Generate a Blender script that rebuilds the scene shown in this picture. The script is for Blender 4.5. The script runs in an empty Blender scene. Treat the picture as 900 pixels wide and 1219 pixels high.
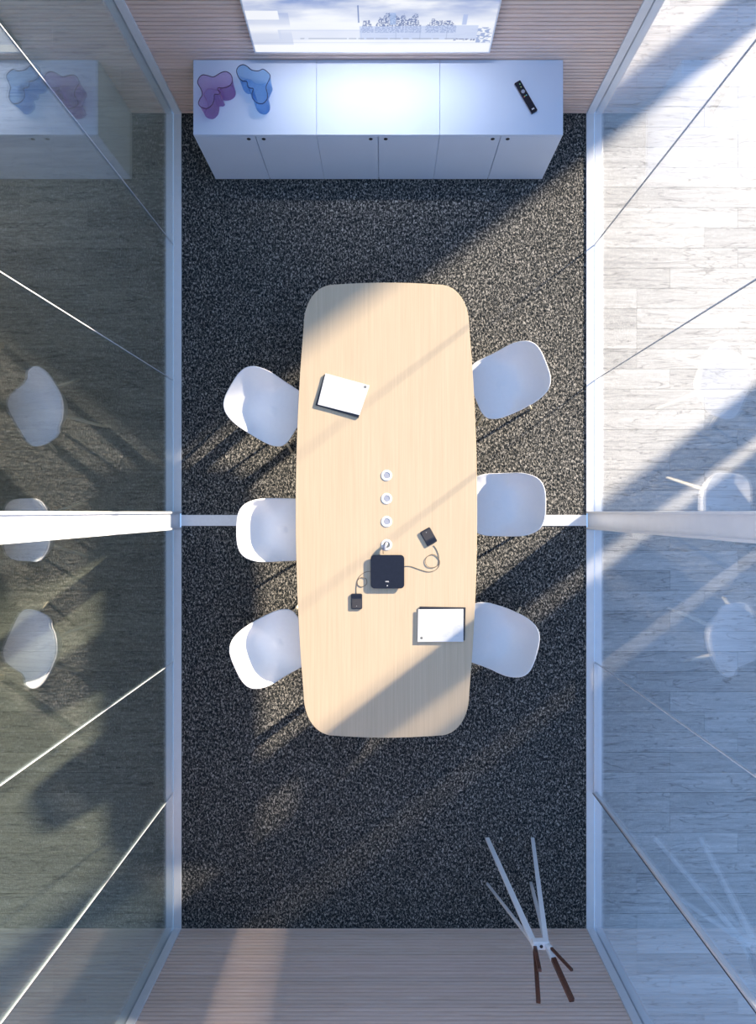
import bpy, bmesh, math, random
from mathutils import Vector, Matrix, noise
random.seed(7)
PI = math.pi
sc = bpy.context.scene
C = sc.collection

# ------------------------------------------------------------------ camera, sky, sun, exposure
CAM_H, F = 6.2, 794.0; ADDED_LAMP_W = 5.0            # camera height (m), focal length in pixels of the 900x1219 frame
NX, NY = 457.0, 609.5            # pixel straight below the camera
cam = bpy.data.cameras.new('camera'); cam_o = bpy.data.objects.new('camera', cam); C.objects.link(cam_o)
cam.sensor_fit = 'VERTICAL'; cam.sensor_height = 36.0; cam.sensor_width = 36.0*900/1219
cam.lens = F/1219*36.0
cam.shift_x = -(NX-450)/1219
cam.clip_start = 0.05
cam_o.location = (0, 0, CAM_H)
sc.camera = cam_o

def P(px, py, z=0.0):
    """world point seen at a pixel of the photograph, at height z"""
    return Vector(((px-NX)/F*(CAM_H-z), (NY-py)/F*(CAM_H-z), z))
def W(px, py, z=0.0):
    """floor-plan point given in floor pixels"""
    return Vector(((px-NX)/F*CAM_H, (NY-py)/F*CAM_H, z))

world = bpy.data.worlds.new('sky'); sc.world = world; world.use_nodes = True
bg = world.node_tree.nodes['Background']
bg.inputs[0].default_value = (0.35, 0.58, 1.0, 1); bg.inputs[1].default_value = 1.08

SLOPE = 0.76; EL = math.radians(16.9)
hx, hy = -1/math.hypot(1, SLOPE), -SLOPE/math.hypot(1, SLOPE)
sun_dir = Vector((hx*math.cos(EL), hy*math.cos(EL), -math.sin(EL)))
sun = bpy.data.lights.new('sun', 'SUN'); sun.energy = 20.5; sun.angle = math.radians(1.9); sun.color = (1.0, 0.83, 0.62)
sun_o = bpy.data.objects.new('sun', sun); C.objects.link(sun_o)
sun_o.rotation_euler = sun_dir.to_track_quat('-Z', 'Y').to_euler(); sun_o.location = (12, 9, 8)

sc.view_settings.view_transform = 'Standard'; sc.view_settings.look = 'None'
sc.view_settings.gamma = 1; sc.view_settings.use_curve_mapping = False
sc.view_settings.exposure = 0.0
sc.cycles.max_bounces = 12; sc.cycles.transparent_max_bounces = 24
sc.cycles.transmission_bounces = 10; sc.cycles.caustics_reflective = False

# ------------------------------------------------------------------ materials
def new_mat(name):
    m = bpy.data.materials.new(name); m.use_nodes = True
    nt = m.node_tree; b = nt.nodes['Principled BSDF']
    return m, nt, b
def N(nt, typ, **kw):
    n = nt.nodes.new(typ)
    for k, v in kw.items(): setattr(n, k, v)
    return n
def plain(name, col, rough=0.5, metal=0.0, spec=0.5, var=0.0, vscale=40, bump=0.0):
    m, nt, b = new_mat(name)
    b.inputs['Base Color'].default_value = (*col, 1); b.inputs['Roughness'].default_value = rough
    b.inputs['Metallic'].default_value = metal; b.inputs['Specular IOR Level'].default_value = spec
    tc = N(nt, 'ShaderNodeTexCoord'); nz = N(nt, 'ShaderNodeTexNoise'); nz.inputs['Scale'].default_value = vscale
    nt.links.new(tc.outputs['Object'], nz.inputs['Vector'])
    if var > 0:
        r = N(nt, 'ShaderNodeValToRGB'); r.color_ramp.elements[0].position = .3; r.color_ramp.elements[1].position = .7
        r.color_ramp.elements[0].color = (*[c*(1-var) for c in col], 1); r.color_ramp.elements[1].color = (*[min(1, c*(1+var)) for c in col], 1)
        nt.links.new(nz.outputs['Fac'], r.inputs[0]); nt.links.new(r.outputs[0], b.inputs['Base Color'])
    if bump > 0:
        bp = N(nt, 'ShaderNodeBump'); bp.inputs['Strength'].default_value = bump; bp.inputs['Distance'].default_value = .002
        nt.links.new(nz.outputs['Fac'], bp.inputs['Height']); nt.links.new(bp.outputs[0], b.inputs['Normal'])
    return m

def wood(name, dark, light, scale=(1, 14, 14), rough=0.5, nscale=3.0, rand=0.0, cracks=0.0, bump=0.15):
    m, nt, b = new_mat(name)
    tc = N(nt, 'ShaderNodeTexCoord'); oi = N(nt, 'ShaderNodeObjectInfo')
    add = N(nt, 'ShaderNodeVectorMath', operation='MULTIPLY_ADD')
    comb = N(nt, 'ShaderNodeCombineXYZ')
    for i in range(3): nt.links.new(oi.outputs['Random'], comb.inputs[i])
    nt.links.new(comb.outputs[0], add.inputs[0]); add.inputs[1].default_value = (37, 21, 11) if rand else (0, 0, 0)
    nt.links.new(tc.outputs['Object'], add.inputs[2])
    mp = N(nt, 'ShaderNodeMapping'); mp.inputs['Scale'].default_value = scale
    nt.links.new(add.outputs[0], mp.inputs[0])
    n1 = N(nt, 'ShaderNodeTexNoise'); n1.inputs['Scale'].default_value = nscale; n1.inputs['Detail'].default_value = 7; n1.inputs['Distortion'].default_value = .6
    n1.inputs['Roughness'].default_value = .65
    nt.links.new(mp.outputs[0], n1.inputs['Vector'])
    r = N(nt, 'ShaderNodeValToRGB'); r.color_ramp.elements[0].position = .3; r.color_ramp.elements[1].position = .68
    r.color_ramp.elements[0].color = (*dark, 1); r.color_ramp.elements[1].color = (*light, 1)
    nt.links.new(n1.outputs['Fac'], r.inputs[0])
    out = r.outputs[0]
    if rand:
        hsv = N(nt, 'ShaderNodeHueSaturation')
        mr = N(nt, 'ShaderNodeMapRange'); mr.inputs['To Min'].default_value = 1-rand; mr.inputs['To Max'].default_value = 1+rand*.5
        nt.links.new(oi.outputs['Random'], mr.inputs['Value']); nt.links.new(mr.outputs[0], hsv.inputs['Value'])
        nt.links.new(out, hsv.inputs['Color']); out = hsv.outputs[0]
    if cracks:
        mp2 = N(nt, 'ShaderNodeMapping'); mp2.inputs['Scale'].default_value = (.9, 6.5, 6)
        nt.links.new(add.outputs[0], mp2.inputs[0])
        n2 = N(nt, 'ShaderNodeTexNoise'); n2.inputs['Scale'].default_value = 1.6; n2.inputs['Detail'].default_value = 4; n2.inputs['Distortion'].default_value = 1.2
        nt.links.new(mp2.outputs[0], n2.inputs['Vector'])
        r2 = N(nt, 'ShaderNodeValToRGB')
        e = r2.color_ramp.elements; e[0].position = .485; e[0].color = (1, 1, 1, 1); e[1].position = .515; e[1].color = (1, 1, 1, 1)
        k = e.new(.50); k.color = (1-cracks, 1-cracks, 1-cracks, 1)
        nt.links.new(n2.outputs['Fac'], r2.inputs[0])
        mx = N(nt, 'ShaderNodeMixRGB', blend_type='MULTIPLY'); mx.inputs[0].default_value = 1
        nt.links.new(out, mx.inputs[1]); nt.links.new(r2.outputs[0], mx.inputs[2]); out = mx.outputs[0]
    nt.links.new(out, b.inputs['Base Color'])
    bp = N(nt, 'ShaderNodeBump'); bp.inputs['Strength'].default_value = bump; bp.inputs['Distance'].default_value = .001
    nt.links.new(n1.outputs['Fac'], bp.inputs['Height']); nt.links.new(bp.outputs[0], b.inputs['Normal'])
    b.inputs['Roughness'].default_value = rough
    return m

def carpet_mat():
    m, nt, b = new_mat('heathered_carpet')
    tc = N(nt, 'ShaderNodeTexCoord')
    mp = N(nt, 'ShaderNodeMapping'); mp.inputs['Scale'].default_value = (1.0, .62, 1)
    nt.links.new(tc.outputs['Object'], mp.inputs[0])
    n1 = N(nt, 'ShaderNodeTexNoise'); n1.inputs['Scale'].default_value = 74; n1.inputs['Detail'].default_value = 3; n1.inputs['Roughness'].default_value = .7
    n1.inputs['Distortion'].default_value = .8
    nt.links.new(mp.outputs[0], n1.inputs['Vector'])
    r = N(nt, 'ShaderNodeValToRGB'); e = r.color_ramp.elements
    e[0].position = .40; e[0].color = (.010, .014, .018, 1); e[1].position = .64; e[1].color = (.47, .45, .42, 1)
    k = e.new(.52); k.color = (.058, .062, .064, 1)
    nt.links.new(n1.outputs['Fac'], r.inputs[0])
    nt.links.new(r.outputs[0], b.inputs['Base Color'])
    b.inputs['Roughness'].default_value = 1; b.inputs['Specular IOR Level'].default_value = .1
    bp = N(nt, 'ShaderNodeBump'); bp.inputs['Strength'].default_value = .9; bp.inputs['Distance'].default_value = .014
    nt.links.new(n1.outputs['Fac'], bp.inputs['Height']); nt.links.new(bp.outputs[0], b.inputs['Normal'])
    return m

def glass_mat(name, tint, f0):
    """architectural glass: clear straight-through transmission plus a Schlick mirror reflection on each face"""
    m = bpy.data.materials.new(name); m.use_nodes = True; nt = m.node_tree; nt.nodes.clear()
    out = N(nt, 'ShaderNodeOutputMaterial'); mix = N(nt, 'ShaderNodeMixShader')
    tr = N(nt, 'ShaderNodeBsdfTransparent'); tr.inputs[0].default_value = (*tint, 1)
    gl = N(nt, 'ShaderNodeBsdfGlossy'); gl.inputs['Roughness'].default_value = 0.0; gl.inputs['Color'].default_value = (.97, .98, 1, 1)
    geo = N(nt, 'ShaderNodeNewGeometry')
    dot = N(nt, 'ShaderNodeVectorMath', operation='DOT_PRODUCT')
    nt.links.new(geo.outputs['Normal'], dot.inputs[0]); nt.links.new(geo.outputs['Incoming'], dot.inputs[1])
    ab = N(nt, 'ShaderNodeMath', operation='ABSOLUTE'); nt.links.new(dot.outputs['Value'], ab.inputs[0])
    om = N(nt, 'ShaderNodeMath', operation='SUBTRACT'); om.inputs[0].default_value = 1; nt.links.new(ab.outputs[0], om.inputs[1])
    pw = N(nt, 'ShaderNodeMath', operation='POWER'); nt.links.new(om.outputs[0], pw.inputs[0]); pw.inputs[1].default_value = 5
    ma = N(nt, 'ShaderNodeMath', operation='MULTIPLY_ADD'); nt.links.new(pw.outputs[0], ma.inputs[0]); ma.inputs[1].default_value = 1-f0; ma.inputs[2].default_value = f0
    nt.links.new(ma.outputs[0], mix.inputs[0]); nt.links.new(tr.outputs[0], mix.inputs[1]); nt.links.new(gl.outputs[0], mix.inputs[2])
    nt.links.new(mix.outputs[0], out.inputs[0])
    return m

M = {}
M['carpet'] = carpet_mat()
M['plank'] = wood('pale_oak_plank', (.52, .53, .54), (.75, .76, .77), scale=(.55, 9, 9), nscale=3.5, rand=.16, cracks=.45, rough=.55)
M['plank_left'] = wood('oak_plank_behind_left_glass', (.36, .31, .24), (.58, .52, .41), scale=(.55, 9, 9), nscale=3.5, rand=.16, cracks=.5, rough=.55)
M['subfloor'] = plain('dark_subfloor', (.10, .09, .08), .9, var=.1)
M['slat'] = wood('pale_rose_oak_slat', (.80, .585, .48), (.94, .755, .67), scale=(.5, 10, 10), nscale=5, rand=.08, rough=.6)
M['slat_back'] = plain('dark_slat_backing', (.30, .17, .13), .9, var=.1)
M['table'] = wood('light_oak_veneer', (.565, .44, .295), (.655, .52, .365), scale=(22, .35, 8), nscale=4, rough=.42, bump=.05)
M['table_edge'] = plain('oak_plywood_edge', (.62, .47, .30), .5, var=.15, vscale=60)
M['white_metal'] = plain('white_powder_coat', (.86, .88, .92), .35, metal=.0, var=.03)
M['frame'] = plain('satin_light_grey_aluminium', (.82, .85, .90), .30, metal=.12, var=.02, vscale=12)
M['chrome'] = plain('polished_door_metal', (.80, .82, .86), .28, metal=.2, var=.02)
M['shell'] = plain('white_moulded_plastic', (.88, .88, .90), .32, var=.01)
M['leg_wood'] = wood('soaped_pale_ash', (.74, .66, .50), (.86, .79, .64), scale=(8, 8, 1), nscale=6, rough=.5)
M['cabinet'] = plain('cool_white_lacquer', (.66, .76, .92), .35, var=.015, vscale=3)
M['cabinet_gap'] = plain('dark_cabinet_gap', (.05, .05, .06), .8, var=.1)
M['black'] = plain('matt_black_plastic', (.018, .02, .03), .42, var=.2)
M['black_gloss'] = plain('charcoal_gloss_plastic', (.014, .017, .03), .33, spec=.3, var=.1)
M['fabric'] = plain('dark_charcoal_grille', (.04, .04, .05), .8, var=.4, vscale=900, bump=.3)
M['paper'] = plain('white_paper', (.74, .75, .77), .7, var=.01)
M['print'] = plain('pale_grey_print', (.52, .53, .56), .8, var=.05)
M['ink'] = plain('dark_grey_ink', (.16, .17, .17), .7, var=.2, vscale=400)
M['cable'] = plain('brown_grey_cable', (.16, .12, .09), .6, var=.1)
M['grey'] = plain('light_grey_plastic', (.40, .42, .50), .5, var=.05)
M['cap'] = plain('pale_grey_cap', (.36, .38, .46), .45, var=.03)
M['ring'] = plain('white_ring_plastic', (.78, .78, .80), .3, var=.01)
M['walnut'] = wood('reddish_walnut', (.05, .018, .012), (.13, .05, .032), scale=(8, 8, 1), nscale=8, rough=.45)
M['wall_paint'] = plain('grey_wall_paint', (.30, .30, .30), .8, var=.04, vscale=2)
M['facade'] = plain('pale_concrete', (.78, .79, .80), .9, var=.06, vscale=2, bump=.2)
M['glass_l'] = glass_mat('tinted_left_glass', (.87, .93, .94), .24)
M['glass_r'] = glass_mat('clear_right_glass', (.975, .985, .995), .13)
M['glass_door'] = glass_mat('door_glass', (.975, .985, .995), .13)

# ------------------------------------------------------------------ helpers
def mesh_obj(name, verts, faces, mat, parent=None, smooth=False, bevel=0.0, segs=2):
    me = bpy.data.meshes.new(name); me.from_pydata([tuple(v) for v in verts], [], faces); me.update()
    bm = bmesh.new(); bm.from_mesh(me); bmesh.ops.recalc_face_normals(bm, faces=bm.faces)
    if bevel > 0:
        bmesh.ops.bevel(bm, geom=[e for e in bm.edges if e.is_manifold and e.calc_face_angle(0) > .5], offset=bevel, segments=segs, profile=.5, affect='EDGES')
    if smooth:
        for f in bm.faces: f.smooth = True
    bm.to_mesh(me); bm.free()
    me.materials.append(mat)
    o = bpy.data.objects.new(name, me); C.objects.link(o)
    if parent: o.parent = parent
    return o
BOXF = [(0, 1, 2, 3), (7, 6, 5, 4), (0, 4, 5, 1), (1, 5, 6, 2), (2, 6, 7, 3), (3, 7, 4, 0)]
def box_v(x0, x1, y0, y1, z0, z1):
    return [(x0, y0, z0), (x1, y0, z0), (x1, y1, z0), (x0, y1, z0), (x0, y0, z1), (x1, y0, z1), (x1, y1, z1), (x0, y1, z1)]
def box(name, x0, x1, y0, y1, z0, z1, mat, parent=None, bevel=0.0, origin=None):
    v = box_v(x0, x1, y0, y1, z0, z1)
    if origin is not None: v = [(a-origin[0], b-origin[1], c-origin[2]) for a, b, c in v]
    o = mesh_obj(name, v, BOXF, mat, parent, bevel=bevel)
    if origin is not None: o.location = origin
    return o
def boxes(name, lst, mat, parent=None, bevel=0.0):
    vs, fs = [], []
    for b in lst:
        k = len(vs); vs += box_v(*b); fs += [tuple(i+k for i in f) for f in BOXF]
    return mesh_obj(name, vs, fs, mat, parent, bevel=bevel)
def tube(name, pts, rad, mat, parent=None, n=10, closed=False):
    pts = [Vector(p) for p in pts]; m = len(pts); rads = rad if isinstance(rad, (list, tuple)) else [rad]*m
    vs, fs = [], []; up = Vector((0, 0, 1)); prev = None
    for i, p in enumerate(pts):
        a = pts[(i-1) % m] if closed else pts[max(0, i-1)]; b = pts[(i+1) % m] if closed else pts[min(m-1, i+1)]
        t = (b-a).normalized()
        if prev is None:
            s = t.cross(up) if abs(t.z) < .95 else t.cross(Vector((1, 0, 0)))
        else: s = prev - t*prev.dot(t)
        s.normalize(); prev = s; q = t.cross(s)
        for k in range(n):
            an = 2*PI*k/n; vs.append(p + (s*math.cos(an) + q*math.sin(an))*rads[i])
    for i in range(m if closed else m-1):
        j = (i+1) % m
        for k in range(n): fs.append((i*n+k, i*n+(k+1) % n, j*n+(k+1) % n, j*n+k))
    if not closed: fs += [tuple(range(n)), tuple((m-1)*n+k for k in range(n))]
    return mesh_obj(name, vs, fs, mat, parent, smooth=n > 5)
def prism(name, outline, z0, z1, mat, parent=None, bevel=0.0, z0scale=1.0, segs=2):
    """solid from a closed plan outline; z0scale shrinks the bottom about the middle"""
    cx = sum(p[0] for p in outline)/len(outline); cy = sum(p[1] for p in outline)/len(outline); n = len(outline)
    vs = [(cx+(x-cx)*z0scale, cy+(y-cy)*z0scale, z0) for x, y in outline] + [(x, y, z1) for x, y in outline]
    fs = [tuple(range(n)), tuple(range(n, 2*n))] + [(i, (i+1) % n, n+(i+1) % n, n+i) for i in range(n)]
    return mesh_obj(name, vs, fs, mat, parent, bevel=bevel, segs=segs)
def lathe(name, prof, mat, parent=None, n=32, at=(0, 0, 0)):
    vs, fs = [], []
    for r, z in prof:
        for k in range(n): a = 2*PI*k/n; vs.append((at[0]+r*math.cos(a), at[1]+r*math.sin(a), at[2]+z))
    for i in range(len(prof)-1):
        for k in range(n): fs.append((i*n+k, i*n+(k+1) % n, (i+1)*n+(k+1) % n, (i+1)*n+k))
    fs.append(tuple(range(n))); fs.append(tuple((len(prof)-1)*n+k for k in range(n)))
    return mesh_obj(name, vs, fs, mat, parent)
def rrect(w, h, r, n=6, bow=0.0):
    pts = []
    for cx, cy, a0 in ((w/2-r, h/2-r, 0), (-w/2+r, h/2-r, PI/2), (-w/2+r, -h/2+r, PI), (w/2-r, -h/2+r, 1.5*PI)):
        for k in range(n+1): a = a0+PI/2*k/n; pts.append((cx+r*math.cos(a), cy+r*math.sin(a)))
    return pts
def xf(pts, ang, c): ca, sa = math.cos(ang), math.sin(ang); return [(c[0]+x*ca-y*sa, c[1]+x*sa+y*ca) for x, y in pts]
def catmull(pts, closed=False, sub=6):
    pts = [Vector(p) for p in pts]; n = len(pts); out = []
    for i in range(n if closed else n-1):
        g = (lambda k: pts[k % n]) if closed else (lambda k: pts[max(0, min(n-1, k))])
        p0, p1, p2, p3 = g(i-1), g(i), g(i+1), g(i+2)
        for s in range(sub):
            t = s/sub
            out.append(.5*((2*p1)+(p2-p0)*t+(2*p0-5*p1+4*p2-p3)*t*t+(3*p1-p0-3*p2+p3)*t**3))
    if not closed: out.append(pts[-1])
    return out
def tag(o, label=None, cat=None, group=None, kind=None):
    if label: o['label'] = label
    if cat: o['category'] = cat
    if group: o['group'] = group
    if kind: o['kind'] = kind
    return o
def empty(name, loc=(0, 0, 0), rz=0.0):
    o = bpy.data.objects.new(name, None); C.objects.link(o); o.empty_display_size = .1
    o.location = loc; o.rotation_euler = (0, 0, rz); return o
def copy_tree(o, parent=None):
    c = o.copy(); C.objects.link(c)
    if parent: c.parent = parent
    for ch in list(o.children): copy_tree(ch, c)
    return c
def outline_quad(corners_px, z):
    return [tuple(P(x, y, z)[:2]) for x, y in corners_px]

# ------------------------------------------------------------------ room measures
GX = 1.955           # glass planes at x = -GX and +GX
IX = 1.88            # inner edge of the aluminium frame
YT = W(0, 135).y     # slatted end wall at the top of the picture
YB = W(0, 1105).y    # slatted end wall at the bottom
HG = 3.0             # height of the glass walls

# ------------------------------------------------------------------ setting: floors
floor = mesh_obj('floor', box_v(-IX-.002, IX+.002, YB-.09, YT+.09, -.05, 0), BOXF, M['carpet'])
tag(floor, 'dark slate heathered carpet of the meeting room', kind='structure')

PW, PL = .1875, 1.26
def plank_floor(x0, x1, mat, label, seed):
    rnd = random.Random(seed)
    base = box('floor', x0, x1, -5.45, 5.45, -.05, -.014, M['subfloor'])
    tag(base, label, kind='structure')
    full = None; y = -5.42; r = 0
    while y + PW < 5.44:
        x = x0 - rnd.choice([0, .31, .63, .94])
        while x < x1 - .02:
            a, b = max(x, x0), min(x+PL, x1)
            if b - a > .05:
                if abs((b-a)-PL) < 1e-6 and full is not None:
                    o = bpy.data.objects.new('plank', full); C.objects.link(o); o.parent = base
                else:
                    L = (b-a)-.002; w = PW-.0025
                    o = mesh_obj('plank', box_v(-L/2, L/2, -w/2, w/2, -.014, 0), BOXF, mat, base)
                    if abs((b-a)-PL) < 1e-6: full = o.data
                o.location = ((a+b)/2, y+PW/2, rnd.uniform(-.0006, 0))
            x += PL
        y += PW; r += 1
    return base
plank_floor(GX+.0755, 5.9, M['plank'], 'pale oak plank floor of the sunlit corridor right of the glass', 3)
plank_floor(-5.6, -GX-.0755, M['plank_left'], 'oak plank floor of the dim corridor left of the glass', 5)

# threshold strip across the carpet between the two posts
st = box('trim_1', -IX, IX, W(0, 626).y, W(0, 613).y, .0, .006, M['white_metal'], bevel=.001)
tag(st, 'white metal floor strip crossing the carpet between the two glass wall posts', kind='structure')

# ------------------------------------------------------------------ setting: slatted end walls
def slat_wall(name, y, sgn, label):
    root = box(name, -IX, IX, min(y+sgn*.012, y+sgn*.09), max(y+sgn*.012, y+sgn*.09), .0002, HG, M['slat_back'])
    tag(root, label, kind='structure')
    pitch = .0415; z = .001; me = None
    while z + pitch < HG:
        if me is None:
            y0, y1 = (0, .0115) if sgn > 0 else (-.0115, 0)
            o = mesh_obj('slat', box_v(-IX, IX, y0, y1, 0, pitch-.009), BOXF, M['slat'], root, bevel=.002, segs=1); me = o.data
        else:
            o = bpy.data.objects.new('slat', me); C.objects.link(o); o.parent = root
        o.location = (0, y, z); z += pitch
slat_wall('wall_front', YT, 1, 'end wall of horizontal pale rosy wood slats behind the television and cabinets')
slat_wall('wall_back', YB, -1, 'end wall of horizontal pale rosy wood slats behind the coat stand')

# ------------------------------------------------------------------ setting: glass side walls
SEAMS = [135, 292, 453, 609, 630, 787.5, 943, 1105]
def glass_wall(name, sx, label, gm):
    root = empty(name, (sx*GX, 0, 0)); tag(root, label, kind='structure')
    def lb(nm, a0, a1, y0, y1, z0, z1, mat, bevel=.002):
        # a0..a1 measured inward (towards the room) from the glass plane
        xa, xb = sorted((-sx*a0, -sx*a1)); return box(nm, xa, xb, y0, y1, z0, z1, mat, root, bevel)
    py = [W(0, s).y for s in SEAMS]
    # bottom and top rails, two lengths each, either side of the post
    for (a, b) in ((py[3], py[0]), (py[7], py[4])):
        lb('bottom_rail', .003, .075, a, b, 0, .010, M['frame'])
        lb('bottom_rail', -.075, -.003, a, b, 0, .010, M['frame'])
        lb('top_rail', -.075, .075, a, b, HG-.05, HG, M['frame'])
    # jambs against the end walls
    for ya, yb in ((YT-.012, YT+.09), (YB-.09, YB+.012)):
        lb('jamb', .006, .075, ya, yb, .0105, HG-.05, M['frame'])
        lb('jamb', -.075, -.006, ya, yb, .0105, HG-.05, M['frame'])
    # central post: box profile with two raised lips
    lb('post', -.06, .06, py[4]+.004, py[3]-.004, 0, HG, M['frame'])
    for yy in (py[3]-.018, py[4]):
        lb('post_lip', .0605, .075, yy, yy+.018, 0, HG, M['frame'])
    # panes and the slim joints between them
    spans = [(1, 0), (2, 1), (3, 2), (5, 4), (6, 5), (7, 6)]
    for i, (lo, hi) in enumerate(spans):
        if sx > 0 and i == 4: continue
        lb('glass_pane', -.005, .005, py[lo]+.003, py[hi]-.003, .012 if not (sx > 0 and i == 4) else .05, HG-.05, gm, bevel=0)
    for k in (1, 2, 5, 6):
        if sx > 0 and k == 6: continue
        lb('glass_joint', -.0052, .0058, py[k]-.003, py[k]+.003, .0105, HG-.05, M['frame'], bevel=0)
    return root, py
glass_wall('wall_left', -1, 'glass side wall at left with pale aluminium rails and mirror-like panes', M['glass_l'])
_, PY = glass_wall('wall_right', 1, 'glass side wall at right with pale aluminium rails', M['glass_r'])
# glass door in the right wall
dr = empty('door_1', (GX, PY[6], 0)); tag(dr, 'frameless glass door with polished metal edge in the right glass wall', kind='structure')
dw = PY[5]-PY[6]
box('glass_pane', -.005, .005, .026, dw-.006, .06, HG-.052, M['glass_door'], dr)
box('door_rail', -.020, .020, .026, dw-.006, .03, .06, M['chrome'], dr, bevel=.002)
box('door_stile', -.022, -.006, .002, .026, .03, HG-.052, M['chrome'], dr, bevel=.002)
box('door_stile', -.0055, .022, -.006, .018, .03, HG-.052, M['chrome'], dr, bevel=.002)
box('door_seal', -.026, -.0225, .001, .006, .03, HG-.052, M['cabinet_gap'], dr)

# unseen slab and far wall added to keep sky light off the left corridor
tag(box('ceiling_added', -5.7, -GX-.09, -5.45, 5.45, 3.06, 3.2, M['wall_paint']), 'unseen grey slab added over the left corridor to shade it', kind='structure')
tag(box('wall_west_added', -5.8, -5.62, -5.45, 5.45, 0, 3.2, M['wall_paint']), 'unseen far grey wall added to block sky light from the left corridor', kind='structure')

# unseen facade beyond the right corridor: piers spaced to cut the sun into bands
FX = 6.0
def fy(c): return (956.5-c)/128.06 + SLOPE*FX
def pier(c0, c1):
    return (FX, FX+.18, fy(c1), fy(c0), 0, 4.3)
fac = boxes('wall_east_unseen', [pier(-300, 400), pier(655, 703), pier(1140, 1190), pier(1219, 1325), pier(1345, 2600)], M['facade'])
tag(fac, 'unseen pale concrete facade piers beyond the right corridor, spaced to cut the sun into bands', kind='structure')

# ------------------------------------------------------------------ low white cabinets
CAB_H = .74
cx0, cx1 = W(257, 0).x, W(645, 0).x; cyf = W(0, 214).y; cyb = YT-.004
cw = (cx1-cx0)/3
def make_cabinet():
    r = empty('low_cabinet')
    d = cyb-cyf
    g = .0022
    box('body', g/2, cw-g/2, .022, d, .0, CAB_H-.022, M['cabinet'], r, bevel=.001)
    box('top', g/2, cw-g/2, 0.0, d, CAB_H-.020, CAB_H, M['cabinet'], r, bevel=.0015)
    for k in range(2):
        x0 = g/2 + k*(cw/2); x1 = (k+1)*cw/2 - g/2
        x0 += .0015 if k else 0; x1 -= .0 if k else .0015
        dd = box('door', x0, x1, .0, .020, .012, CAB_H-.0235, M['cabinet'], r, bevel=.0012)
        hxp = (cw/2 - .062) if k == 0 else (cw/2 + .062)
        n = 20; pts = [(hxp+.0165*math.cos(2*PI*i/n), CAB_H-.062+.0165*math.sin(2*PI*i/n)) for i in range(n)]
        vs = [(x, -.002, z) for x, z in pts]+[(x, .004, z) for x, z in pts]
        fs = [tuple(range(n)), tuple(range(n, 2*n))]+[(i, (i+1) % n, n+(i+1) % n, n+i) for i in range(n)]
        h = mesh_obj('finger_hole', vs, fs, M['black'], dd); h['label'] = 'small round black finger hole'
    return r
cab = make_cabinet()
for i, lab in enumerate(['white two-door low cabinet with the two coloured vases on it',
                         'white two-door low cabinet in the middle of the row under the television',
                         'white two-door low cabinet with the remote control on it']):
    o = cab if i == 0 else copy_tree(cab)
    o.location = (cx0+i*cw, cyf, 0); tag(o, lab, 'cabinet', 'white low cabinets along the slatted wall')

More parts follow.
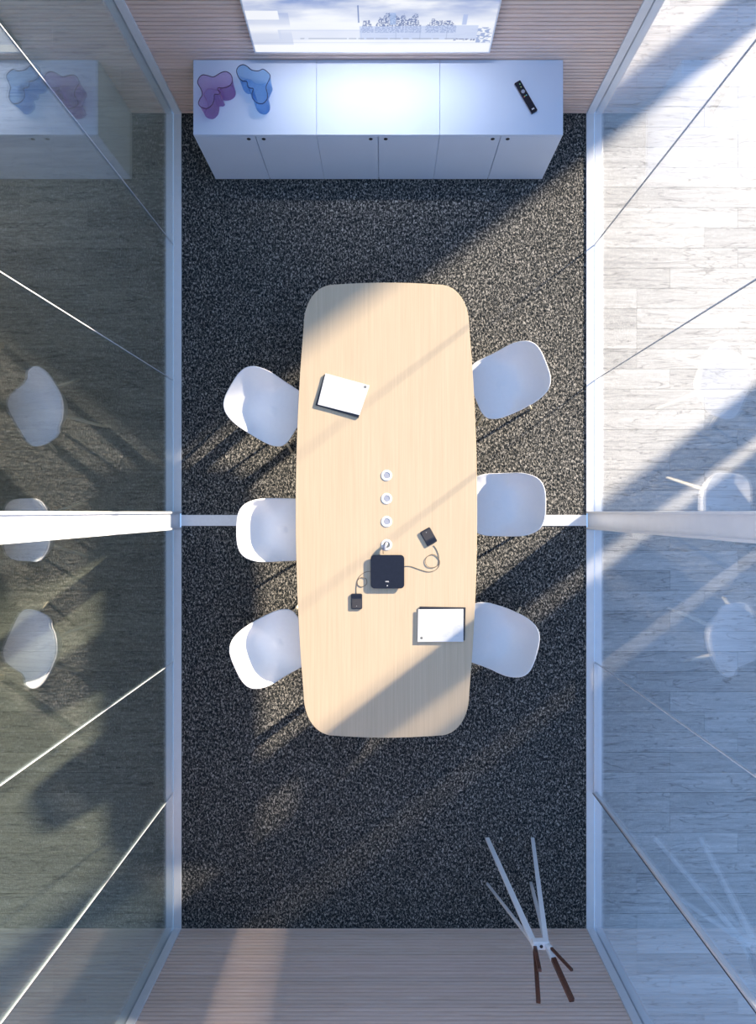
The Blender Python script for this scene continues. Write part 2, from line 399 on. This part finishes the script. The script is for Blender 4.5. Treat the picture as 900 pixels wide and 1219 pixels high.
# ------------------------------------------------------------------ television
tvw, tvh, tvz = 1.865, 1.06, .905
tvx = -.093
tv = empty('television', (tvx, YT-.02, tvz)); tag(tv, 'large flat television with a cloudy industrial skyline picture on the slatted wall', 'television')
box('housing', -tvw/2, tvw/2, -.035, .018, 0, tvh, M['black_gloss'], tv, bevel=.003)
fr = .018
boxes('bezel', [(-tvw/2-.001, tvw/2+.001, -.041, -.0345, -.001, fr*.6), (-tvw/2-.001, tvw/2+.001, -.041, -.0345, tvh-fr*.6, tvh+.001),
                (-tvw/2-.001, -tvw/2+fr*.6, -.041, -.0345, fr*.6, tvh-fr*.6), (tvw/2-fr*.6, tvw/2+.001, -.041, -.0345, fr*.6, tvh-fr*.6)], M['chrome'], tv)
def screen_colour(u, w):
    nz = lambda x, y, s=0.0, o=4: noise.fractal(Vector((x, y, s)), .9, 2.0, o)
    cl = .5+.55*nz(u*3.2, w*7.5, 1.7, 5)
    top = max(0, min(1, (w-.30)/.22))
    sky = (.16, .27, .62); white = (.93, .95, 1.0)
    k = max(0, min(1, .98 - top*.62 + (cl-.5)*(.25+1.3*top)))
    if u < .17 and w < .40: k *= .72+.28*max(0, math.sin(w*30+.6))
    if u < .13 and .33 < w < .42: k = 1.0
    col = [sky[i]*(1-k)+white[i]*k for i in range(3)]
    def mixc(c, a):
        for i in range(3): col[i] = col[i]*(1-a)+c[i]*a
    ntx = lambda f1, f2, s: .5+.9*noise.noise(Vector((u*f1, w*f2, s)))
    # far hills and trees
    for (a, b, lo, hi, s) in ((.452, .51, .22, .37, 3), (.515, .705, .27, .40, 5), (.72, .845, .27, .345, 8)):
        if a < u < b:
            e = min(1, (u-a)/.02, (b-u)/.02)
            t = lo+(hi-lo)*e*(.45+.55*ntx(38, 9, s))
            if .2 < w < t and ntx(160, 110, s) > .42: mixc((.06, .12, .34), .85)
    # chimneys
    if .447 < u < .452 and .30 < w < .47: mixc((.12, .2, .45), .9)
    if .868 < u < .885 and .28 < w < .385: mixc((.4, .5, .8), .8)
    if .575 < u < .60 and .28 < w < .40: mixc((.36, .50, .80), .7)
    # long buildings
    if .115 < u < .46 and .13 < w < .235-.02*abs(u-.3): mixc((.62, .68, .86), .75 if w > .222 or u < .125 else .45)
    if .45 < u < .935 and .13 < w < .265+.03*(u-.45):
        mixc((.46, .56, .84), .66)
        if ntx(7, 150, 2) > .75: mixc((.42, .5, .75), .35)
        if abs(u-.60) < .002 or abs(u-.70) < .002 or abs(u-.81) < .002: mixc((.3, .38, .6), .7)
    if .2 < u < .88 and .138 < w < .15 and ntx(60, 10, 11) > .35: mixc((.28, .32, .45), .7)
    if .935 < u < .995 and .10 < w < .26 and ntx(60, 70, 4) > .45: mixc((.18, .28, .58), .75)
    if .84 < u < .93 and .12 < w < .145 and ntx(90, 60, 14) > .5: mixc((.1, .14, .3), .85)
    if u > .005 and .095 < w < .104: mixc((.5, .56, .72), .6)
    if w < .08: col = [.97, .98, 1.0]
    return col
nu, nw = 380, 200
sw, sh = tvw-2*fr*.6, tvh-2*fr*.6
vs = [(-sw/2+sw*i/nu, -.0395, fr*.6+sh*j/nw) for j in range(nw+1) for i in range(nu+1)]
fs = [(j*(nu+1)+i, j*(nu+1)+i+1, (j+1)*(nu+1)+i+1, (j+1)*(nu+1)+i) for j in range(nw) for i in range(nu)]
sm = bpy.data.materials.new('lit_screen_picture'); sm.use_nodes = True; nt = sm.node_tree
at = N(nt, 'ShaderNodeAttribute'); at.attribute_name = 'picture'
b = nt.nodes['Principled BSDF']; b.inputs['Base Color'].default_value = (.01, .01, .01, 1); b.inputs['Roughness'].default_value = .3
nt.links.new(at.outputs['Color'], b.inputs['Emission Color']); b.inputs['Emission Strength'].default_value = .95
me = bpy.data.meshes.new('screen'); me.from_pydata(vs, [], fs); me.materials.append(sm)
ca = me.color_attributes.new('picture', 'FLOAT_COLOR', 'POINT')
buf = []
for j in range(nw+1):
    for i in range(nu+1):
        c = screen_colour(i/nu, j/nw); buf += [c[0], c[1], c[2], 1.0]
ca.data.foreach_set('color', buf)
so = bpy.data.objects.new('screen', me); C.objects.link(so); so.parent = tv
so['label'] = 'lit screen showing long pale buildings and chimneys under clouds'

# unseen lamp added above the television to brighten the cabinet tops
wl = empty('added_lamp', (-.06, YT-.0, 2.10)); tag(wl, 'unseen slim lamp added above the television to brighten the cabinet tops', 'lamp')
box('housing', -.75, .75, -.30, -.24, .0, .05, M['white_metal'], wl, bevel=.004)
for bx_ in (-.5, .5): box('bracket', bx_-.012, bx_+.012, -.24, -.0005, .012, .038, M['white_metal'], wl)
lm = bpy.data.materials.new('added_lamp_diffuser'); lm.use_nodes = True
lm.node_tree.nodes['Principled BSDF'].inputs['Emission Color'].default_value = (.9, .95, 1, 1); lm.node_tree.nodes['Principled BSDF'].inputs['Emission Strength'].default_value = 3
box('diffuser', -.74, .74, -.295, -.245, -.006, -.0005, lm, wl)
la = bpy.data.lights.new('added_lamp_light', 'AREA'); la.shape = 'RECTANGLE'; la.size = 1.4; la.size_y = .05; la.energy = ADDED_LAMP_W; la.color = (1.0, .95, .97); la.spread = math.radians(75)
lo = bpy.data.objects.new('added_lamp_light', la); C.objects.link(lo); lo.parent = wl; lo.location = (0, -.27, -.012)

# ------------------------------------------------------------------ wavy vases on the left cabinet
def vase_mat(name, tint, body):
    m = bpy.data.materials.new(name); m.use_nodes = True; nt = m.node_tree; nt.nodes.clear()
    out = N(nt, 'ShaderNodeOutputMaterial'); mix = N(nt, 'ShaderNodeMixShader'); mix2 = N(nt, 'ShaderNodeMixShader')
    tr = N(nt, 'ShaderNodeBsdfTransparent'); tr.inputs[0].default_value = (*tint, 1)
    df = N(nt, 'ShaderNodeBsdfTranslucent'); df.inputs[0].default_value = (*body, 1)
    gl = N(nt, 'ShaderNodeBsdfGlossy'); gl.inputs['Roughness'].default_value = .03
    mix.inputs[0].default_value = .10; mix2.inputs[0].default_value = .07
    nt.links.new(tr.outputs[0], mix.inputs[1]); nt.links.new(df.outputs[0], mix.inputs[2])
    nt.links.new(mix.outputs[0], mix2.inputs[1]); nt.links.new(gl.outputs[0], mix2.inputs[2]); nt.links.new(mix2.outputs[0], out.inputs[0])
    return m
VZ = CAB_H; VH = .165
def vase(pts, mat, rim_mat, label):
    pl = [P(225+x/7.5, 65+y/7.5, VZ+VH) for x, y in pts]
    rim = catmull(pl, closed=True, sub=5)
    cx = sum(p.x for p in rim)/len(rim); cy = sum(p.y for p in rim)/len(rim)
    r = empty('wavy_glass_vase', (cx, cy, VZ)); tag(r, label, 'vase', 'wavy coloured glass vases on the cabinet')
    loc = [(p.x-cx, p.y-cy) for p in rim]
    n = len(loc); vs = []; fs = []
    L = 6
    for l in range(L+1):
        t = l/L; s = .93+.07*t**1.5
        vs += [(x*s, y*s, .006+(VH-.006)*t) for x, y in loc]
    for l in range(L):
        for i in range(n): fs.append((l*n+i, l*n+(i+1) % n, (l+1)*n+(i+1) % n, (l+1)*n+i))
    w = mesh_obj('wall', vs, fs, mat, r, smooth=True)
    sd = w.modifiers.new('thickness', 'SOLIDIFY'); sd.thickness = .004; sd.offset = 0
    prism('base', [(x*.93, y*.93) for x, y in loc], 0.0, .008, mat, r)
    rt = tube('rim', [(x, y, VH) for x, y in loc], .0034, rim_mat, r, n=8, closed=True)
    return r
violet = [(78,255),(88,212),(120,182),(165,187),(215,200),(255,180),(290,160),(330,152),(368,172),(387,215),(378,262),(340,290),(300,298),(262,296),(256,312),(280,338),(265,355),(228,357),(224,400),(208,445),(165,480),(112,470),(85,440),(95,400),(118,358),(108,310)]
blue = [(425,150),(440,110),(480,90),(520,105),(560,138),(620,145),(660,130),(700,155),(725,190),(710,235),(688,290),(700,350),(696,400),(660,436),(612,432),(572,395),(562,350),(574,305),(550,300),(525,285),(516,240),(480,235),(445,205)]
vase(violet, vase_mat('violet_glass', (.92, .82, .935), (.6, .42, .75)), plain('dark_violet_rim', (.05, .015, .07), .3, var=.05), 'violet wavy glass vase with dark rim on the left cabinet corner')
vase(blue, vase_mat('blue_glass', (.76, .89, .99), (.25, .5, .95)), plain('dark_navy_rim', (.01, .02, .08), .3, var=.05), 'sky blue wavy glass vase with dark rim beside the violet one')

# ------------------------------------------------------------------ remote control
q = [(590+x/12.857, 85+y/12.857) for x, y in ((285, 178), (378, 132), (642, 588), (556, 648))]
zr = CAB_H+.018
rc = P(sum(a for a, _ in q)/4, sum(b for _, b in q)/4, zr)
rw = [P(a, b, zr) for a, b in q]
ax = ((rw[3]+rw[2])/2-(rw[0]+rw[1])/2); rl = ax.length; rang = math.atan2(ax.y, ax.x)
rwid = ((rw[0]-rw[1]).length+(rw[3]-rw[2]).length)/2
rem = empty('remote_control', (rc.x, rc.y, CAB_H), rang); tag(rem, 'slim black remote control lying on the right end of the white cabinets', 'remote control')
prism('case', rrect(rl, rwid, .006, 4), 0, .018, M['black_gloss'], rem, bevel=.002)
ge = box('side_trim', -rl/2+.004, rl/2-.004, -rwid/2-.002, -rwid/2+.002, .002, .012, M['grey'], rem)
lathe('ring_button', [(.014, 0), (.0155, .0015), (.0095, .0015), (.008, .0002)], M['grey'], rem, at=(-rl*.17, 0, .018), n=24)
for (bx, by, cc) in ((-rl*.40, .008, (.35, .8, .3)), (-rl*.31, .004, (.7, .8, .25)), (-rl*.03, .009, (.25, .65, .8)), (-rl*.03, -.004, (.3, .7, .2)), (-rl*.02, -.013, (.8, .15, .15))):
    bt = lathe('button', [(.0045, 0), (.0045, .0015), (.003, .002)], plain('coloured_button', cc, .5, var=.05), rem, at=(bx, by, .0182), n=12)
    bt['label'] = 'small coloured button'
box('logo_plate', rl*.38, rl*.42, -.011, .011, .018, .0186, M['ring'], rem)

# ------------------------------------------------------------------ conference table
TZ = .74
def table_outline():
    half = []
    hw = lambda y: 108.0 - 10.5*(y/230)**2
    ye = 218; xe = hw(ye); tx, te = 62.0, 268.5
    side = [(hw(y), y) for y in range(-ye, ye+1, 12)]
    if side[-1][1] != ye: side.append((xe, ye))
    pts = []
    corner = []
    nn = 14
    for k in range(1, nn+1):
        a = PI/2*k/nn
        ca, sa = math.cos(a)**(2/2.15), math.sin(a)**(2/2.15)
        corner.append((tx+(xe-tx)*ca - 1.6*math.sin(2*a)*0, ye+(te-ye)*sa))
    end = [(x, 268.5+2.5*(1-(x/62)**2)) for x in (50, 30, 10, -10, -30, -50)]
    pts = side + corner + end
    pts += [(-x, y) for x, y in reversed(corner)] + [(-x, y) for x, y in reversed(side)]
    pts += [(-x, -y) for x, y in corner] + [(-x, -y) for x, y in end] + [(x, -y) for x, y in reversed(corner)]
    out = []
    for p in pts:
        if not out or math.hypot(p[0]-out[-1][0], p[1]-out[-1][1]) > .6: out.append(p)
    if math.hypot(out[0][0]-out[-1][0], out[0][1]-out[-1][1]) < .6: out.pop()
    k = (CAM_H-TZ)/F
    return [(x*k, y*k) for x, y in out]
tc_ = P(460, 607.3, TZ)
tb = empty('conference_table', (tc_.x, tc_.y, 0)); tag(tb, 'long barrel-shaped conference table with pale oak top in the centre of the carpet', 'table')
TO = table_outline()
def tabletop():
    n = len(TO); vs = []; fs = []
    for z, s in ((TZ-.028, .022), (TZ-.008, .003), (TZ-.002, .0), (TZ, .002)):
        for x, y in TO:
            l = math.hypot(x, y); vs.append((x-x/l*s, y-y/l*s, z))
    for l in range(3):
        for i in range(n): fs.append((l*n+i, l*n+(i+1) % n, (l+1)*n+(i+1) % n, (l+1)*n+i))
    fs += [tuple(range(n)), tuple(range(3*n, 4*n))]
    o = mesh_obj('tabletop', vs, fs, M['table'], tb); o.data.materials.append(M['table_edge'])
    for f in o.data.polygons:
        if abs(f.normal.z) < .7 : f.material_index = 1
    return o
tabletop()
legs_px = [(412, 806), (500, 808), (412, 412), (500, 412)]
for (a, b2) in legs_px:
    f = W(a, b2); lx, ly = f.x-tc_.x, f.y-tc_.y
    ux = lx*.82; uy = ly*.93
    r0, r1 = .024, .038
    vs = [(lx+sx*r0, ly+sy*r0, 0) for sx, sy in ((-1, -1), (1, -1), (1, 1), (-1, 1))] + [(ux+sx*r1, uy+sy*r1, TZ-.0285) for sx, sy in ((-1, -1), (1, -1), (1, 1), (-1, 1))]
    mesh_obj('leg', vs, BOXF, M['table_edge'], tb, bevel=.006)
boxes('apron', [(-.20, .20, 1.32, 1.36, TZ-.085, TZ-.0285), (-.20, .20, -1.36, -1.32, TZ-.085, TZ-.0285), (-.02, .02, -1.319, 1.319, TZ-.085, TZ-.0285)], M['white_metal'], tb)

# grommets set in the tabletop
gpx = [(460.2, 566), (460.2, 593.6), (460.2, 621), (460.2, 648.6)]
glab = ['white round cable grommet in the tabletop, nearest the television end of the row of four', 'white round cable grommet, second from the television end of the row of four',
        'white round cable grommet, third from the television end and next to the plugged one', 'white round cable grommet with a grey plug standing in it beside the black hub']
for i, (a, b2) in enumerate(gpx):
    p = P(a, b2, TZ+.004)
    g = empty('cable_grommet', (p.x, p.y, TZ)); tag(g, glab[i], 'grommet', 'cable grommets along the table centre')
    lathe('ring', [(.0455, .0), (.0450, .0022), (.042, .0038), (.029, .0038), (.0255, .0015), (.0255, .0)], M['ring'], g, n=40)
    lathe('cap', [(.025, .0), (.025, .0012), (.019, .0018)], M['ink'] if i == 3 else M['cap'], g, n=32)
# grey plug with its short cable
pa, pb = P(460.5, 646.5, TZ), P(456.0, 654.5, TZ)
pg = empty('cable_plug', (pa.x, pa.y, TZ+.004)); tag(pg, 'grey plug with a short brown cable running from the last grommet to the black hub', 'plug')
d = pb-pa
tube('plug_body', [(0, 0, 0), (d.x*.25, d.y*.25, .022), (d.x*.6, d.y*.6, .026), (d.x, d.y, .014)], [.011, .0125, .0125, .009], M['grey'], pg, n=12)
tube('cable', [(d.x, d.y, .013), (d.x*1.0, d.y-.012, .009), (d.x*.95, d.y-.032, .006)], .0028, M['cable'], pg, n=8)

# conference hub and microphones
hc = P(461.3, 680.6, TZ+.024); hw_ = 40.7/F*(CAM_H-TZ-.024)
hub = empty('conference_hub', (hc.x, hc.y, TZ)); tag(hub, 'black square speakerphone hub with rounded corners on the table', 'speakerphone')
prism('body', rrect(hw_, hw_, .034, 8), .003, .024, M['black_gloss'], hub, bevel=.005, z0scale=.86, segs=3)
prism('foot', rrect(hw_*.7, hw_*.7, .02, 5), 0, .0032, M['black'], hub)
s = hw_/293
def hpt(cx_, cy_): return ((cx_-224.5)*s, -(cy_-936.5)*s)
x, y = hpt(222, 1020)
boxes('logo', [(x-.014+i*.0048, x-.0112+i*.0048, y-.004-(.003 if i % 2 else 0), y+.004, .024, .0246) for i in range(6)], M['ring'], hub)
x, y = hpt(223, 1056)
lathe('touch_mark', [(.0045, 0), (.0045, .0006)], M['ring'], hub, at=(x, y, .024), n=12)
def mic(px, py, w, h, ang, label, flip=1):
    p = P(px, py, TZ+.012); m = empty('table_microphone', (p.x, p.y, TZ), ang); tag(m, label, 'microphone', 'table microphones wired to the hub')
    k = (CAM_H-TZ-.018)/F; w *= k; h *= k
    prism('case', rrect(w, h, .012, 5), 0, .011, M['black'], m, bevel=.0025)
    prism('grille', xf(rrect(w*.84, h*.56, .008, 4), 0, (0, h*.14*flip)), .0108, .0128, M['fabric'], m, bevel=.0008)
    prism('mute_button', xf(rrect(w*.84, h*.2, .005, 4), 0, (0, -h*.32*flip)), .0108, .0124, M['black_gloss'], m)
    lathe('light', [(.0028, 0), (.0028, .0006)], M['ring'], m, at=(0, h*.30*flip, .0128), n=10)
    return m
mic(510.3, 639.0, 13.6, 19.5, math.radians(29), 'black microphone tilted on the table between the hub and the grommets')
mic(424.5, 716.0, 13.4, 18.6, 0.0, 'black microphone upright on the table at the lower left of the hub', flip=-1)
def cable(pts, sc_, ox, oy, label):
    pp = []
    n = len(pts)
    for i, (a, b2) in enumerate(pts):
        pp.append(P(ox+a/sc_, oy+b2/sc_, TZ+.0035))
    c = catmull(pp, sub=6)
    # lift the loop where it crosses itself
    o = tube('microphone_cable', [(p.x, p.y, TZ+.0021 + .0022*max(0, math.sin(PI*(i/len(c)-.35)/.5))*(1 if .35 < i/len(c) < .85 else 0)) for i, p in enumerate(c)], .0020, M['cable'], n=8)
    tag(o, label, 'cable', 'thin brown microphone cables'); return o
cable([(371, 890), (420, 890), (480, 910), (540, 930), (585, 937), (635, 922), (665, 885), (668, 840), (640, 800), (605, 788), (562, 810), (547, 845), (562, 885), (605, 901), (650, 885), (664, 850), (660, 790), (640, 740), (618, 712)], 7.17, 430, 550,
      'looped brown cable from the hub to the tilted microphone on its right')
cable([(210, 712), (180, 716), (150, 735), (131, 765), (134, 795), (160, 805), (185, 788), (182, 758), (155, 748), (131, 768), (124, 805), (123, 846)], 5.08, 400, 540,
      'looped brown cable from the hub to the small microphone on its lower left')

# paper pads on dark notebooks
def sheet_set(white, black, name, label_p, label_n, mark, lines, zc=.0115):
    z = TZ+zc+.005
    nb = prism('dark_notebook', outline_quad(black, TZ+zc), TZ, TZ+zc, M['black'], bevel=.0015)
    tag(nb, label_n, 'notebook')
    r = prism('paper_pad', outline_quad(white, z), TZ+zc+.0003, z, M['paper'], bevel=.0006); tag(r, label_p, 'paper')
    k = outline_quad([(mark[0]-1.7, mark[1]-1.7), (mark[0]+1.7, mark[1]-1.7), (mark[0]+1.7, mark[1]+1.7), (mark[0]-1.7, mark[1]+1.7)], z)
    cx_ = sum(a for a, _ in k)/4; cy_ = sum(b for _, b in k)/4; rr = .0125
    circ = [(cx_+rr*math.cos(2*PI*i/8+.4), cy_+rr*.9*math.sin(2*PI*i/8+.4)) for i in range(8)]
    mk = prism('printed_mark', circ, z, z+.0004, M['ink'], r); mk['label'] = 'small grey printed mark'
    if lines:
        vs, fs = [], []
        for (xa, xb, yy) in lines:
            kk = outline_quad([(xa, yy-.22), (xb, yy-.22), (xb, yy+.22), (xa, yy+.22)], z)
            n0 = len(vs); vs += [(a, b, z+.0002) for a, b in kk]; fs.append((n0, n0+1, n0+2, n0+3))
        mesh_obj('print_lines', vs, fs, M['print'], r)
A = lambda x, y: (365+x/10.59, 430+y/10.59)
sheet_set([A(238, 152), A(792, 305), A(668, 680), A(140, 545)], [A(222, 165), A(755, 322), A(655, 712), A(110, 552)], '',
          'white sheet pad at an angle near the television end of the table', 'black notebook under the angled white sheet pad', A(738, 325), None)
B = lambda x, y: (480+x/10, 710+y/10)
rl_ = random.Random(2)
ln = []
for i in range(9):
    y_ = 741+i*2.0
    ln.append((505, 505+rl_.uniform(8, 16), y_))
    if i > 1: ln.append((526, 526+rl_.uniform(6, 10), y_)); ln.append((539, 539+rl_.uniform(5, 9), y_))
sheet_set([B(178, 155), B(716, 150), B(718, 540), B(172, 540)], [B(197, 122), B(744, 132), B(732, 525), B(190, 525)], '',
          'white printed sheet pad lying square near the coat stand end of the table', 'black notebook under the square-lying white sheet pad', B(218, 495), ln)

# ------------------------------------------------------------------ chairs
def sstep(a, b, t):
    t = max(0, min(1, (t-a)/(b-a))); return t*t*(3-2*t)
HWD, YF, YBK = .272, .255, .325
def rim_point(th):
    c, s_ = math.cos(th), math.sin(th)
    ry = YF if s_ > 0 else YBK
    e = 2/4.6 if s_ > 0 else 2/3.1
    x = HWD*math.copysign(abs(c)**e, c); y = ry*math.copysign(abs(s_)**e, s_)
    wtap = 1 - .05*sstep(.05, .25, y)
    return x*wtap, y
def rim_height(y):
    return .456 - .016*sstep(.16, .25, y) + .03*sstep(.12, -.04, y) + .19*sstep(-.01, -.17, y) + .115*sstep(-.13, -.31, y)
def make_chair():
    r = empty('shell_chair')
    nth, nr = 72, 16
    vs = [(0, 0, .438)]; fs = []
    for j in range(1, nr+1):
        t = (j/nr)**.8
        for k in range(nth):
            th = 2*PI*k/nth; x, y = rim_point(th)
            zr_ = rim_height(y)
            g = t**4.2
            z = .438 - .012*(1-t*t) + (zr_-.438)*g
            # plan eases outward near the rim so the bucket walls lean slightly
            vs.append((x*t*(1+.0*t), y*t, z))
    for k in range(nth): fs.append((0, 1+k, 1+(k+1) % nth))
    for j in range(nr-1):
        for k in range(nth):
            a = 1+j*nth+k; b_ = 1+j*nth+(k+1) % nth; fs.append((a, b_, b_+nth, a+nth))
    sh_ = mesh_obj('shell', vs, fs, M['shell'], r, smooth=True)
    so_ = sh_.modifiers.new('thickness', 'SOLIDIFY'); so_.thickness = .009; so_.offset = -1
    bv = sh_.modifiers.new('rim', 'BEVEL'); bv.width = .003; bv.segments = 2; bv.limit_method = 'ANGLE'; bv.angle_limit = 1.0
    feet = [(.215, .245), (-.215, .245), (.258, -.278), (-.258, -.278)]
    for (x, y) in feet:
        tube('leg', [(x, y, 0), (x*.86, y*.86, .12), (x*.62, y*.62, .33), (x*.52, y*.52, .408)], [.0105, .0125, .0155, .0165], M['leg_wood'], r, n=12)
    vs2 = []
    boxes('under_frame', [(-.15, .15, -.012, .012, .385, .412), (-.012, .012, -.15, -.0125, .385, .412), (-.012, .012, .0125, .15, .385, .412)], M['white_metal'], r)
    return r
ch = make_chair()
# floor-pixel position of the seat middle, facing direction in picture terms (x right, y down)
chairs = [((334, 498), (.862, .507), 'white shell chair at left of the table nearest the television, turned away from it'),
          ((345, 629), (1, 0), 'white shell chair in the middle of the left side of the table, facing it squarely'),
          ((340, 755), (.911, -.413), 'white shell chair at left of the table farthest from the television'),
          ((587, 469), (-.93, .367), 'white shell chair at right of the table nearest the television, back to the glass'),
          ((584, 601.5), (-1, 0), 'white shell chair in the middle of the right side of the table, facing it squarely'),
          ((576, 746), (-.964, -.265), 'white shell chair at right of the table nearest the coat stand, beside the square-lying pad')]
for i, (c, f, lab) in enumerate(chairs):
    o = ch if i == 0 else copy_tree(ch)
    p = W(*c); o.location = (p.x, p.y, 0)
    o.rotation_euler = (0, 0, math.atan2(-f[1], f[0])-PI/2)
    tag(o, lab, 'chair', 'white shell chairs around the table')

# ------------------------------------------------------------------ coat stand
csc = W(607, 1024)
cs = empty('coat_stand', (csc.x, csc.y, 0)); tag(cs, 'white coat stand with dark walnut upper arms by the lower slatted wall', 'coat stand')
def L(px, py, z): p = P(px, py, z); return Vector((p.x-csc.x, p.y-csc.y, z))
ZH = 1.22
def bar(name, a, b_, w, t, mat, side=Vector((1, 0, 0)), w2=None):
    d = (b_-a).normalized(); s_ = (side-d*side.dot(d)).normalized(); n_ = d.cross(s_)
    w2 = w2 or w
    vs = []
    for p, ww in ((a, w), (b_, w2)):
        for sx, sy in ((-1, -1), (1, -1), (1, 1), (-1, 1)): vs.append(p+s_*sx*ww/2+n_*sy*t/2)
    return mesh_obj(name, vs, BOXF, mat, cs, bevel=.003)
hl, hr_ = L(636.5, 1125, ZH), L(650, 1122, ZH)
for (fx, fy2, hubp, w) in ((580, 998, hl, .048), (580, 1052, hl, .024), (634, 998, hr_, .040), (632, 1051, hr_, .034)):
    bar('leg', L(fx, fy2, 0.0), hubp, w*.8, .022, M['white_metal'], w2=w)
box('hub', hl.x-.02, hr_.x+.02, (hl.y+hr_.y)/2-.03, (hl.y+hr_.y)/2+.03, ZH-.03, ZH+.03, M['white_metal'], cs, bevel=.008)
lathe('bolt', [(.012, 0), (.012, .004), (.008, .006)], M['black'], cs, at=((hl.x+hr_.x)/2, (hl.y+hr_.y)/2, ZH+.03), n=16)
ZT = 1.65
for (tx_, ty_, hubp, w, zt) in ((641, 1193, hl, .030, ZT), (642.5, 1155, hl, .026, 1.58), (681, 1191, hr_, .036, ZT), (681, 1155, hr_, .020, 1.58)):
    tip = L(tx_, ty_, zt); d = (tip-hubp)
    mid = hubp+d*(.10 if hubp is hl else .30)
    if tx_ == 681 and ty_ == 1155: mid = hubp+d*.22
    bar('socket', hubp, mid, w+.004, w+.002, M['white_metal'])
    bar('arm', mid, tip, w, w*.9, M['walnut'])
